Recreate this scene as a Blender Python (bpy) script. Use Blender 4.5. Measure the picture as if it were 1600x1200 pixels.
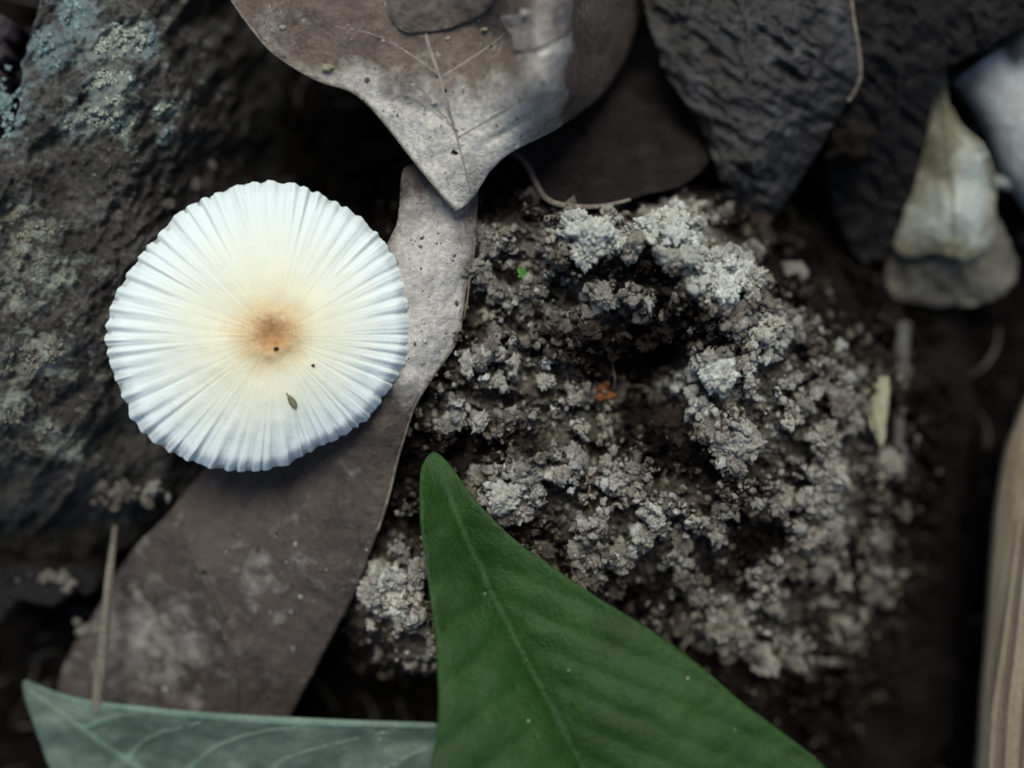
import bpy, bmesh, math, random
import numpy as np
from mathutils import Vector, noise as mnoise
from mathutils.geometry import delaunay_2d_cdt

random.seed(7); rng = np.random.default_rng(7)
scene = bpy.context.scene
for o in list(bpy.data.objects): bpy.data.objects.remove(o)
col = scene.collection

# ------------------------------------------------------------------ scale: the frame is 16 cm wide, 1 step = 0.1 mm
U = 1e-4
H = 1800.0            # camera height above the z=0 level, in steps

# ------------------------------------------------------------------ camera
cam = bpy.data.cameras.new('camera'); camo = bpy.data.objects.new('camera', cam); col.objects.link(camo)
camo.location = (0, 0, H*U); camo.rotation_euler = (0, 0, 0)
cam.sensor_width = 36; cam.lens = 36*H/1600
cam.clip_start = 0.005; cam.clip_end = 100
cam.dof.use_dof = True; cam.dof.focus_distance = (H-140)*U; cam.dof.aperture_fstop = 4.4
scene.camera = camo

# ------------------------------------------------------------------ sky and soft sun (open shade under trees, light from beyond the top edge)
SUN_EL, SUN_ROT = math.radians(61), math.radians(-4)
w = bpy.data.worlds.new('World'); scene.world = w; w.use_nodes = True
nt = w.node_tree; sky = nt.nodes.new('ShaderNodeTexSky'); sky.sky_type = 'NISHITA'
sky.sun_disc = False; sky.sun_elevation = SUN_EL; sky.sun_rotation = SUN_ROT
sky.air_density = 1.0; sky.dust_density = 2.5; sky.ozone_density = 1.0
bg = nt.nodes['Background']; nt.links.new(sky.outputs[0], bg.inputs[0]); bg.inputs[1].default_value = 0.06
sd = Vector((math.sin(SUN_ROT)*math.cos(SUN_EL), math.cos(SUN_ROT)*math.cos(SUN_EL), math.sin(SUN_EL)))
sl = bpy.data.lights.new('sun', 'SUN'); sl.energy = 1.5; sl.angle = math.radians(28); sl.color = (.98, 1, .88)
so = bpy.data.objects.new('sun', sl); so.rotation_euler = (-sd).to_track_quat('-Z', 'Y').to_euler(); so.location = sd*2; col.objects.link(so)
vs = scene.view_settings; vs.view_transform = 'Standard'; vs.look = 'None'; vs.gamma = 1; vs.use_curve_mapping = False
vs.exposure = 0.88
scene.unit_settings.system = 'METRIC'

# ------------------------------------------------------------------ helpers: noise
def _hash(ix, iy, s):
    n = (ix.astype(np.int64)*374761393 + iy.astype(np.int64)*668265263 + s*1442695041) & 0x7fffffff
    n = ((n ^ (n >> 13))*1274126177) & 0x7fffffff
    return ((n ^ (n >> 16)) & 0xffff)/65535.0
def vnoise(x, y, s=0):
    x = np.asarray(x, float); y = np.asarray(y, float)
    ix = np.floor(x); iy = np.floor(y); fx = x-ix; fy = y-iy
    fx = fx*fx*fx*(fx*(fx*6-15)+10); fy = fy*fy*fy*(fy*(fy*6-15)+10)
    a = _hash(ix, iy, s); b = _hash(ix+1, iy, s); c = _hash(ix, iy+1, s); d = _hash(ix+1, iy+1, s)
    return (a+(b-a)*fx)*(1-fy)+(c+(d-c)*fx)*fy
def fbm(x, y, s=0, o=4, g=.5):
    v = 0; a = 1; t = 0; x = np.asarray(x, float); y = np.asarray(y, float)
    for i in range(o):
        v = v + a*(vnoise(x, y, s+i)-.5)*2; t += a; a *= g; x = x*2.03+11.3; y = y*2.03+5.7
    return v/t
def lumps(x, y, s=0, r=.75):                      # rounded grains, 0..1
    x = np.asarray(x, float); y = np.asarray(y, float); ix = np.floor(x); iy = np.floor(y); best = np.full(x.shape, 9.)
    for dx in (-1, 0, 1):
        for dy in (-1, 0, 1):
            cx = ix+dx; cy = iy+dy
            px = cx+_hash(cx, cy, s); py = cy+_hash(cx, cy, s+77)
            k = .75+.5*_hash(cx, cy, s+33)
            best = np.minimum(best, np.hypot(x-px, y-py)*k)
    return np.sqrt(np.maximum(0, 1-(best/r)**2))
def gauss(x, y, cx, cy, rx, ry): return np.exp(-((x-cx)/rx)**2-((y-cy)/ry)**2)
def sstep(a, b, x):
    t = np.clip((x-a)/(b-a), 0, 1); return t*t*(3-2*t)
def tps(pts, smooth=0.):                          # smooth surface through control heights
    p = np.array(pts, float); n = len(p); xy = p[:, :2]/100
    def K(d): d = np.maximum(d, 1e-9); return d*d*np.log(d)
    A = np.zeros((n+3, n+3)); A[:n, :n] = K(np.linalg.norm(xy[:, None]-xy[None], axis=2))+np.eye(n)*smooth
    A[:n, n] = 1; A[:n, n+1:] = xy; A[n, :n] = 1; A[n+1:, :n] = xy.T
    c = np.linalg.solve(A, np.concatenate([p[:, 2], np.zeros(3)]))
    def f(x, y):
        x = np.asarray(x, float)/100; y = np.asarray(y, float)/100
        v = c[n]+c[n+1]*x+c[n+2]*y
        for i in range(n): v = v+c[i]*K(np.hypot(x-xy[i, 0], y-xy[i, 1]))
        return v
    return f

# ------------------------------------------------------------------ helpers: geometry
def W(x, y, z):                                   # place on the plan (x right, y toward the viewer's feet) and height -> metres
    x = np.asarray(x, float); y = np.asarray(y, float); z = np.asarray(z, float); k = (H-z)/H
    return np.stack(np.broadcast_arrays((x-800)*k*U, (600-y)*k*U, z*U), axis=-1)
def catmull(pts, n=8, closed=True):
    p = np.array(pts, float); out = []; m = len(p)
    for i in range(m if closed else m-1):
        g = (lambda j: p[j % m]) if closed else (lambda j: p[min(max(j, 0), m-1)])
        a, b, c, d = g(i-1), g(i), g(i+1), g(i+2)
        for t in np.arange(n)/n:
            out.append(.5*((2*b)+(c-a)*t+(2*a-5*b+4*c-d)*t*t+(3*b-a-3*c+d)*t**3))
    if not closed: out.append(p[-1])
    return np.array(out)
def mesh_obj(name, co, faces, material, parent=None, base=None, smooth=True, attrs=None):
    co = np.asarray(co, float)
    if parent is not None: b = np.array(parent.matrix_basis.translation)
    elif base is not None: b = np.array(base)
    else: b = np.array([co[:, 0].mean(), co[:, 1].mean(), co[:, 2].min()])
    me = bpy.data.meshes.new(name); co = co-b
    if isinstance(faces, np.ndarray):
        n, k = faces.shape
        me.vertices.add(len(co)); me.vertices.foreach_set('co', co.astype(np.float32).ravel())
        me.loops.add(n*k); me.loops.foreach_set('vertex_index', faces.astype(np.int32).ravel())
        me.polygons.add(n); me.polygons.foreach_set('loop_start', np.arange(0, n*k, k, dtype=np.int32)); me.polygons.foreach_set('loop_total', np.full(n, k, dtype=np.int32))
        me.update(calc_edges=True)
    else: me.from_pydata(co.tolist(), [], faces)
    if smooth: me.polygons.foreach_set('use_smooth', np.ones(len(me.polygons), dtype=bool))
    for k, v in (attrs or {}).items():
        a = me.attributes.new(k, 'FLOAT', 'POINT'); a.data.foreach_set('value', np.asarray(v, np.float32))
    me.materials.append(material); me.update()
    o = bpy.data.objects.new(name, me); col.objects.link(o)
    if parent is None: o.location = b
    else: o.parent = parent
    return o
def tag(o, label=None, cat=None, group=None, kind=None):
    for k, v in (('label', label), ('category', cat), ('group', group), ('kind', kind)):
        if v: o[k] = v
    return o
def empty(name, loc):
    o = bpy.data.objects.new(name, None); o.empty_display_size = .005; col.objects.link(o); o.location = loc; return o
def sheet_data(outline, zf, step=6, thick=4, n=8, jag=1.2, seed=1, jagscale=9.):
    """a thin curved sheet with real thickness inside a drawn outline"""
    q = catmull(outline, n)
    d = np.concatenate([[0], np.cumsum(np.hypot(*np.diff(np.vstack([q, q[:1]]), axis=0).T))]); L = d[-1]
    m = max(24, int(L/step)); t = np.linspace(0, L, m, endpoint=False); qq = np.vstack([q, q[:1]])
    b = np.stack([np.interp(t, d, qq[:, 0]), np.interp(t, d, qq[:, 1])], 1)
    b = b+np.stack([fbm(b[:, 0]/jagscale, b[:, 1]/jagscale, seed, 3), fbm(b[:, 0]/jagscale+50, b[:, 1]/jagscale, seed+9, 3)], 1)*jag
    x0, y0 = b.min(0); x1, y1 = b.max(0)
    gx, gy = np.meshgrid(np.arange(x0, x1, step), np.arange(y0, y1, step*.87)); gx[1::2] += step/2
    g = np.stack([gx.ravel(), gy.ravel()], 1)
    inside = np.zeros(len(g), bool); dist = np.full(len(g), 1e9); a = b; c = np.roll(b, -1, 0)
    for i in range(len(a)):
        (ax, ay), (cx, cy) = a[i], c[i]
        cr = ((ay > g[:, 1]) != (cy > g[:, 1])) & (g[:, 0] < (cx-ax)*(g[:, 1]-ay)/(cy-ay+1e-12)+ax)
        inside ^= cr; dist = np.minimum(dist, (g[:, 0]-ax)**2+(g[:, 1]-ay)**2)
    g = g[inside & (dist > (step*.6)**2)]; g = g+rng.uniform(-.15, .15, g.shape)*step
    pts = np.vstack([b, g])
    r = delaunay_2d_cdt([Vector(p) for p in pts], [(i, (i+1) % m) for i in range(m)], [], 1, 1e-4)
    v = np.array([[p.x, p.y] for p in r[0]]); f = [tuple(x) for x in r[2]]
    # orientation: make the top face up (+z); plan y is flipped in world space
    f2 = []
    for p in f:
        A, B, C = v[p[0]], v[p[1]], v[p[2]]
        cr = (B[0]-A[0])*(C[1]-A[1])-(B[1]-A[1])*(C[0]-A[0])
        f2.append(p if cr < 0 else p[::-1])
    z = zf(v[:, 0], v[:, 1]); N = len(v)
    top = W(v[:, 0], v[:, 1], z); bot = top-np.array([0, 0, thick*U])
    ed = {}
    for p in f2:
        for i in range(len(p)): ed[(p[i], p[(i+1) % len(p)])] = 1
    faces = list(f2)+[tuple(x+N for x in p[::-1]) for p in f2]
    for (i, j) in ed:
        if (j, i) not in ed: faces.append((j, i, i+N, j+N))
    return np.vstack([top, bot]), faces, v
def sheet(name, outline, zf, material, parent=None, attrf=None, **k):
    co, f, v = sheet_data(outline, zf, **k)
    at = None
    if attrf: at = {a: np.tile(fn(v[:, 0], v[:, 1]), 2) for a, fn in attrf.items()}
    return mesh_obj(name, co, f, material, parent, attrs=at)
def tube_data(pts, rad, sides=10, flat=1.0):
    """tapered round strip along points given in steps (x, y, z)"""
    p = np.array(pts, float); n = len(p); r = np.broadcast_to(np.asarray(rad, float), (n,)) if np.ndim(rad) == 0 or len(np.atleast_1d(rad)) == n else np.interp(np.linspace(0, 1, n), np.linspace(0, 1, len(rad)), rad)
    w_ = W(p[:, 0], p[:, 1], p[:, 2]); T = np.gradient(w_, axis=0); T /= np.linalg.norm(T, axis=1)[:, None]+1e-15
    up = np.array([0, 0, 1.]); co = []
    for i in range(n):
        ref = up if abs(T[i, 2]) < .9 else np.array([0, 1., 0])
        s = np.cross(T[i], ref); s /= np.linalg.norm(s); u = np.cross(s, T[i])
        for k in range(sides):
            a = 2*math.pi*k/sides; co.append(w_[i]+(s*math.cos(a)+u*math.sin(a)*flat)*r[i]*U)
    f = []
    for i in range(n-1):
        for k in range(sides):
            k2 = (k+1) % sides; f.append((i*sides+k, i*sides+k2, (i+1)*sides+k2, (i+1)*sides+k))
    f.append(tuple(range(sides))[::-1]); f.append(tuple((n-1)*sides+k for k in range(sides)))
    return np.array(co), f
def tube(name, pts, rad, material, parent=None, sides=10, flat=1.0, base=None):
    co, f = tube_data(pts, rad, sides, flat); return mesh_obj(name, co, f, material, parent, base)
def vein(name, pts, rad, zf, material, parent, lift=0.0, n=7, flat=.6):
    q = catmull(pts, n, False); z = zf(q[:, 0], q[:, 1])+lift
    return tube(name, np.column_stack([q, z]), rad, material, parent, 8, flat)

def ico(sub):
    bm = bmesh.new(); bmesh.ops.create_icosphere(bm, subdivisions=sub, radius=1); bm.verts.ensure_lookup_table()
    v = np.array([x.co[:] for x in bm.verts]); f = np.array([[y.index for y in x.verts] for x in bm.faces]); bm.free(); return v, f
def lumpy(v, seed, a=.34, fine=.16):
    """crumb: ball broken up into knobs and pits at several sizes"""
    r = np.random.default_rng(seed); off = Vector(r.uniform(-50, 50, 3)); out = np.empty_like(v); sc = r.uniform(.75, 1.2, 3)
    for i, p in enumerate(v):
        q = Vector(p); d1 = mnoise.voronoi(q*1.25+off)[0][0]; d2 = mnoise.voronoi(q*3.1+off)[0][0]; d3 = mnoise.voronoi(q*7.0+off)[0][0]
        n1 = mnoise.noise(q*.9+off); n2 = mnoise.fractal(q*3+off, .6, 2., 4)
        rad = .95+.5*n1+a*(.55-d1)*1.6+fine*(.55-d2)*1.7+.20*(.5-d3)+.34*n2
        out[i] = p*max(rad, .25)
    return out*sc

# ------------------------------------------------------------------ helpers: materials
S = 1/(100*U)                                      # texture unit = 100 steps = 1 cm
class NB:
    def __init__(s, name):
        s.m = bpy.data.materials.new(name); s.m.use_nodes = True; s.t = s.m.node_tree; s.n = s.t.nodes; s.l = s.t.links
        s.b = s.n['Principled BSDF']; s.tc = s.n.new('ShaderNodeTexCoord'); mp = s.n.new('ShaderNodeMapping'); mp.inputs['Scale'].default_value = (S, S, S)
        s.mp = mp; s.l.new(s.tc.outputs['Object'], mp.inputs['Vector']); s.v = mp.outputs[0]
    def noise(s, scale, det=6, rough=.6, dist=0., stretch=None):
        n = s.n.new('ShaderNodeTexNoise'); n.inputs['Scale'].default_value = scale; n.inputs['Detail'].default_value = det
        n.inputs['Roughness'].default_value = rough; n.inputs['Distortion'].default_value = dist
        v = s.v
        if stretch:
            mp = s.n.new('ShaderNodeMapping'); mp.inputs['Rotation'].default_value = (0, 0, stretch[0]); mp.inputs['Scale'].default_value = stretch[1]
            s.l.new(s.v, mp.inputs[0]); v = mp.outputs[0]
        s.l.new(v, n.inputs['Vector']); return n.outputs['Fac']
    def voro(s, scale, feat='F1', rand=1):
        n = s.n.new('ShaderNodeTexVoronoi'); n.feature = feat; n.inputs['Scale'].default_value = scale; n.inputs['Randomness'].default_value = rand
        s.l.new(s.v, n.inputs['Vector']); return n.outputs['Distance']
    def ramp(s, fac, stops, interp='LINEAR'):
        r = s.n.new('ShaderNodeValToRGB'); r.color_ramp.interpolation = interp; e = r.color_ramp.elements
        while len(e) < len(stops): e.new(.5)
        for i, (p, c) in enumerate(stops):
            e[i].position = p; e[i].color = (c, c, c, 1) if np.isscalar(c) else (*c, 1)
        s.l.new(fac, r.inputs[0]); return r.outputs[0]
    def mix(s, fac, a, b, mode='MIX'):
        n = s.n.new('ShaderNodeMix'); n.data_type = 'RGBA'; n.blend_type = mode
        for sock, val in ((n.inputs[0], fac), (n.inputs[6], a), (n.inputs[7], b)):
            if hasattr(val, 'is_linked'): s.l.new(val, sock)
            elif np.isscalar(val): sock.default_value = val if sock.type == 'VALUE' else (val, val, val, 1)
            else: sock.default_value = (*val, 1)
        return n.outputs[2]
    def math(s, op, a, b=0.):
        n = s.n.new('ShaderNodeMath'); n.operation = op
        for sock, val in ((n.inputs[0], a), (n.inputs[1], b)):
            if hasattr(val, 'is_linked'): s.l.new(val, sock)
            else: sock.default_value = val
        return n.outputs[0]
    def attr(s, name):
        n = s.n.new('ShaderNodeAttribute'); n.attribute_name = name; return n.outputs['Fac']
    def objcol(s):
        n = s.n.new('ShaderNodeObjectInfo'); sp = s.n.new('ShaderNodeSeparateColor'); s.l.new(n.outputs['Color'], sp.inputs[0]); return sp.outputs[0], n.outputs['Random']
    def bump(s, hgt, dist, strength=1.):
        n = s.n.new('ShaderNodeBump'); n.inputs['Distance'].default_value = dist*U; n.inputs['Strength'].default_value = strength
        s.l.new(hgt, n.inputs['Height']); 
        if s.b.inputs['Normal'].is_linked: s.l.new(s.b.inputs['Normal'].links[0].from_socket, n.inputs['Normal'])
        s.l.new(n.outputs[0], s.b.inputs['Normal'])
    def out(s, c, rough=.7, spec=.4):
        s.l.new(c, s.b.inputs['Base Color'])
        if hasattr(rough, 'is_linked'): s.l.new(rough, s.b.inputs['Roughness'])
        else: s.b.inputs['Roughness'].default_value = rough
        s.b.inputs['Specular IOR Level'].default_value = spec; return s.m

def dead_leaf_mat(name, dark, mid, pale, wear_sheen=.5, patch=0., rough=.55, spec=.45, speck=True):
    b = NB(name)
    big = b.noise(.9, 5, .6, .6); fine = b.noise(14, 6, .7)
    base = b.ramp(big, [(.28, dark), (.5, mid), (.72, mid)])
    p = b.math('ADD', b.noise(2.2, 7, .68, .3), 0.)
    if patch: p = b.math('ADD', p, b.math('MULTIPLY', b.attr('pale'), patch))
    pm = b.ramp(p, [(.62-.3*wear_sheen, 0.), (1.12-.3*wear_sheen, 1.)])
    c = b.mix(pm, base, pale)
    c = b.mix(1., c, b.ramp(fine, [(.3, .62), (.7, 1.3)]), 'MULTIPLY')
    if speck:
        sp = b.ramp(b.voro(9), [(.0, 1.), (.10, 1.), (.17, 0.)]); sel = b.ramp(b.noise(3, 2), [(.5, 0.), (.62, 1.)])
        c = b.mix(b.math('MULTIPLY', sp, sel), c, tuple(x*.3 for x in dark))
        sp2 = b.ramp(b.voro(6.3), [(.0, 1.), (.05, 1.), (.09, 0.)]); sel2 = b.ramp(b.noise(2.3, 2), [(.52, 0.), (.6, 1.)])
        c = b.mix(b.math('MULTIPLY', sp2, sel2), c, (.55, .52, .44))
    b.bump(b.voro(5, 'DISTANCE_TO_EDGE'), 2.5, .5); b.bump(b.voro(17, 'DISTANCE_TO_EDGE'), 1.2, .5)
    b.bump(b.noise(11, 6, .7), 5, .8)
    b.bump(b.noise(3, 4, .6), 12, .5)
    return b.out(c, b.ramp(fine, [(.3, rough-.12), (.7, rough+.2)]), spec*.6)
def green_leaf_mat(name, dark, light, trans=.15, rough=.45, spec=.22):
    b = NB(name); c = b.ramp(b.noise(1.1, 5, .6, .4), [(.3, dark), (.7, light)])
    c = b.mix(1., c, b.ramp(b.noise(18, 5, .7), [(.3, .75), (.7, 1.22)]), 'MULTIPLY')
    sp = b.ramp(b.voro(4.2), [(.0, 1.), (.06, 1.), (.10, 0.)]); sel = b.ramp(b.noise(1.7, 2), [(.57, 0.), (.66, 1.)])
    c = b.mix(b.math('MULTIPLY', sp, sel), c, (.30, .33, .16))
    b.bump(b.voro(9, 'DISTANCE_TO_EDGE'), 1.5, .4); b.bump(b.noise(24, 4, .7), 2.2, .8); b.bump(b.noise(2.5, 3, .5), 14, .45)
    m = b.out(c, rough, spec)
    tr = b.n.new('ShaderNodeBsdfTranslucent'); b.l.new(c, tr.inputs[0]); mx = b.n.new('ShaderNodeMixShader'); mx.inputs[0].default_value = trans
    b.l.new(b.b.outputs[0], mx.inputs[1]); b.l.new(tr.outputs[0], mx.inputs[2]); b.l.new(mx.outputs[0], b.n['Material Output'].inputs[0]); return m
def soil_mat(name, per_object=False):
    b = NB(name)
    if per_object: b.mp.inputs['Scale'].default_value = (S*14, S*14, S*14)
    if per_object: d, rnd = b.objcol()
    else: d = b.attr('dry')
    d = b.math('ADD', d, b.math('MULTIPLY', b.math('MULTIPLY', b.math('SUBTRACT', b.noise(3.5, 6, .7), .5), .95), b.math('ADD', d, .04)))
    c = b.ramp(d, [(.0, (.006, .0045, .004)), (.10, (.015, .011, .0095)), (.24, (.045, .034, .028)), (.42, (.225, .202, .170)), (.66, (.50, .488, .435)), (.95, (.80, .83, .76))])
    c = b.mix(1., c, b.ramp(b.noise(22, 5, .75), [(.28, .55), (.72, 1.4)]), 'MULTIPLY')
    c = b.mix(b.ramp(b.noise(1.6, 3), [(.45, 0.), (.7, .35)]), c, b.mix(1., c, (1.10, .95, .82), 'MULTIPLY'))
    b.bump(b.noise(26, 5, .8), 4.5, 1.); b.bump(b.noise(9, 6, .75), 9, .9)
    return b.out(c, .97, .05)
def wood_mat(name, stops, scale=1.6, stretch=None, rough=.7, spec=.35, bumpd=7, fine=16):
    b = NB(name); c = b.ramp(b.noise(scale, 7, .65, .5, stretch), stops)
    c = b.mix(1., c, b.ramp(b.noise(fine, 6, .7), [(.3, .55), (.72, 1.35)]), 'MULTIPLY')
    b.bump(b.noise(fine, 6, .75), bumpd*.6, .8); b.bump(b.noise(scale*3, 6, .65, .4, stretch), bumpd*1.6, .7)
    return b.out(c, rough, spec)

M_soil = soil_mat('dry_soil'); M_clod = soil_mat('soil_crumb', True)
M_humus = wood_mat('dark_humus', [(.3, (.004, .003, .003)), (.55, (.008, .006, .0055)), (.75, (.02, .015, .013))], 2.2, None, .95, .05, 9)
M_leaf1 = dead_leaf_mat('pale_brown_dead_leaf', (.066, .048, .036), (.130, .100, .078), (.56, .53, .475), .42, .50, .45, .5)
M_leaf2 = dead_leaf_mat('brown_dead_leaf', (.036, .028, .023), (.074, .058, .049), (.44, .415, .38), .10, .85, .45, .45)
M_leafdark = dead_leaf_mat('wet_dark_dead_leaf', (.006, .005, .005), (.015, .0125, .0125), (.13, .13, .135), .42, 0., .34, .8, False)  # pale patches paint highlights of the glossy wrinkles into the colour
M_leafblack = dead_leaf_mat('blackened_dead_leaf', (.0035, .0028, .003), (.008, .0065, .0065), (.035, .032, .034), .34, 0., .5, .3, False)  # lifted tones and pale mottles paint in a slight sheen
M_leafpale = dead_leaf_mat('bleached_dead_leaf', (.075, .068, .045), (.17, .16, .105), (.44, .47, .44), .5, .5, .6, .35)
M_leafgrey = dead_leaf_mat('grey_curled_leaf', (.16, .165, .16), (.34, .355, .35), (.56, .60, .59), .5, 0., .6, .35, False)
M_rim = wood_mat('pale_leaf_rim', [(.3, (.10, .078, .06)), (.6, (.24, .20, .16))], 3, None, .7, .3, 3)
M_veinbrown = wood_mat('dry_leaf_vein', [(.3, (.10, .075, .06)), (.7, (.20, .165, .14))], 3, None, .65, .3, 3)
M_veindark = wood_mat('brown_leaf_vein', [(.3, (.05, .037, .03)), (.7, (.10, .08, .066))], 3, None, .65, .3, 3)
M_veinpale = wood_mat('pale_leaf_vein', [(.3, (.19, .165, .14)), (.7, (.36, .33, .29))], 3, None, .65, .3, 3)
M_green = green_leaf_mat('green_leaf', (.010, .036, .0035), (.021, .066, .009), .08, .45, .25)
M_greenvein = green_leaf_mat('green_leaf_vein', (.010, .036, .0035), (.021, .066, .009), .05)
M_paleg = green_leaf_mat('blue_green_leaf', (.055, .082, .062), (.155, .205, .168), .15, .5, .35)
M_palegvein = green_leaf_mat('blue_green_vein', (.095, .15, .112), (.175, .245, .195), .05)
def bark_mat():
    b = NB('rotting_bark'); stc = (.9, (1., 1.8, 1.))
    c = b.ramp(b.noise(1.0, 6, .62, .6, stc), [(.28, (.007, .0055, .0045)), (.45, (.024, .020, .0165)), (.58, (.062, .053, .045)), (.72, (.14, .135, .12))])
    c = b.mix(1., c, b.ramp(b.noise(12, 5, .65), [(.3, .55), (.72, 1.4)]), 'MULTIPLY')
    sm = b.math('MULTIPLY', b.math('SUBTRACT', b.noise(2.6, 9, .78, .5, stc), .5), 2.6)
    f = b.math('ADD', b.math('MULTIPLY', b.attr('film'), .75), sm)
    fc_ = b.mix(b.noise(1.3, 4), b.mix(b.attr('teal'), (.22, .225, .17), (.14, .18, .19)), b.mix(b.attr('teal'), (.42, .47, .39), (.24, .33, .335)))
    c = b.mix(b.ramp(f, [(.10, 0.), (.50, .95)]), c, fc_)
    c = b.mix(b.ramp(b.noise(9, 6, .75), [(.57, 0.), (.66, .75)]), c, (.25, .235, .195))
    c = b.mix(b.ramp(b.noise(2.1, 4, .6), [(.60, 0.), (.74, .4)]), c, (.075, .065, .085))
    b.bump(b.noise(15, 6, .75), 6, .8); b.bump(b.noise(4.5, 7, .7, .4, stc), 16, .8)
    return b.out(c, b.ramp(b.noise(5, 4), [(.35, .28), (.65, .7)]), .6)
M_bark = bark_mat()
M_bark2 = wood_mat('purple_bark', [(.3, (.020, .012, .016)), (.7, (.07, .045, .058))], 2, None, .65, .4, 8)
M_straw = wood_mat('straw', [(.25, (.20, .145, .09)), (.5, (.29, .235, .165)), (.8, (.38, .345, .275))], .7, (0., (3.5, .18, 3.5)), .55, .4, 5, 18)
M_twig = wood_mat('dry_twig', [(.3, (.12, .10, .075)), (.7, (.26, .235, .18))], 2.5, (0., (3, .4, 3)), .7, .3, 4)
M_gtwig = wood_mat('grey_rotten_twig', [(.3, (.05, .047, .042)), (.7, (.13, .125, .115))], 2.5, (0., (3, .4, 3)), .8, .2, 5)
M_chip = wood_mat('yellow_wood_chip', [(.3, (.22, .20, .12)), (.7, (.46, .44, .30))], 3, (0., (4, .4, 4)), .75, .3, 4)
M_root = wood_mat('rootlet', [(.3, (.13, .10, .07)), (.7, (.27, .22, .16))], 5, None, .7, .3, 2)
M_orange = wood_mat('orange_rotten_wood', [(.3, (.14, .045, .015)), (.7, (.42, .17, .065))], 6, None, .8, .25, 5)
M_moss = green_leaf_mat('bright_moss', (.05, .19, .03), (.10, .30, .05), .2)
def lichen_mat(name, a, c_):
    b = NB(name); c = b.ramp(b.noise(5, 6, .7), [(.3, a), (.7, c_)]); c = b.mix(1., c, b.ramp(b.noise(24, 4, .7), [(.3, .6), (.7, 1.3)]), 'MULTIPLY')
    b.bump(b.noise(26, 5, .75), 3, .9); return b.out(c, .95, .15)
M_lichen = lichen_mat('grey_green_lichen', (.16, .19, .15), (.48, .55, .46))
M_lichenT = lichen_mat('teal_lichen', (.10, .14, .14), (.32, .44, .44))
M_lichenB = lichen_mat('buff_lichen', (.10, .09, .07), (.30, .285, .225))

# ================================================================== GROUND
def ground_z(x, y): return -300+28*fbm(np.asarray(x)/160, np.asarray(y)/160, 3, 3)+9*fbm(np.asarray(x)/22, np.asarray(y)/22, 8, 4)
def grid(x0, x1, y0, y1, step):
    nx = int((x1-x0)/step)+1; ny = int((y1-y0)/step)+1
    gx, gy = np.meshgrid(np.linspace(x0, x1, nx), np.linspace(y0, y1, ny)); i = np.arange(nx*ny).reshape(ny, nx)
    f = np.stack([i[:-1, :-1], i[1:, :-1], i[1:, 1:], i[:-1, 1:]], -1).reshape(-1, 4); return gx.ravel(), gy.ravel(), f
ax = np.concatenate([-np.geomspace(60000, 1300, 40), np.arange(-1290, 2900, 16.), np.geomspace(2900, 60000, 40)])
ay = np.concatenate([-np.geomspace(60000, 1300, 40), np.arange(-1290, 2500, 16.), np.geomspace(2500, 60000, 40)])
gx, gy = np.meshgrid(ax, ay); ii = np.arange(gx.size).reshape(gx.shape)
gf = np.stack([ii[:-1, :-1], ii[1:, :-1], ii[1:, 1:], ii[:-1, 1:]], -1).reshape(-1, 4)
gx = gx.ravel(); gy = gy.ravel(); gz = ground_z(gx, gy)
kk = (H+300)/H
g = mesh_obj('ground', np.stack([(gx-800)*kk*U, (600-gy)*kk*U, gz*U], -1), gf, M_humus, base=(0, 0, -300*U)); tag(g, 'dark damp humus of the forest floor', None, None, 'structure')

# ================================================================== SOIL MOUND
mz0 = tps([(930,360,150),(1050,350,158),(1120,415,132),(1175,440,95),(880,350,125),(840,330,60),(900,285,-110),(1000,290,-100),(1100,310,-60),(1200,380,-80),(1280,430,-160),
 (780,380,66),(830,450,75),(760,500,72),(900,470,104),(740,330,50),(1000,440,132),(960,480,112),(1005,570,-15),(1045,578,0),(940,520,98),(1000,505,110),(1060,505,102),(965,555,75),(920,615,20),(970,610,-20),
 (780,580,108),(720,640,95),(870,650,118),(800,650,112),(1110,590,126),(1100,640,118),(1040,660,60),(1190,560,95),(1250,650,45),(1330,700,-40),(1400,800,-140),(1500,800,-260),(1450,500,-240),(1310,520,-60),
 (790,780,128),(900,780,118),(1000,820,95),(960,885,75),(970,950,-30),(1150,880,20),(1200,1000,-60),(1300,1100,-180),(1100,1060,-90),(1400,1000,-230),(1060,950,-40),
 (690,690,60),(640,650,55),(660,760,60),(640,850,50),(590,930,42),(650,1000,55),(635,1035,40),(560,990,10),(600,1080,-280),(650,1100,-270),(520,1040,-220),(520,1150,-290),(700,1150,-240),
 (600,500,10),(550,700,-20),(500,900,-120),(450,1000,-240),(560,850,-20),(620,300,-100),(500,300,-260),(900,1150,-150),(900,1300,-300),(1300,1300,-300),(600,1300,-320),(1500,1100,-300),(1500,300,-300),(1100,200,-250),(800,200,-200)], .002)
def mound_low(x, y):
    z = np.clip(mz0(x, y), -330, 165)
    e = np.minimum.reduce([sstep(440, 560, x), sstep(1580, 1460, x), sstep(170, 280, y), sstep(1340, 1230, y)])
    return z*e-345*(1-e)
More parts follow.
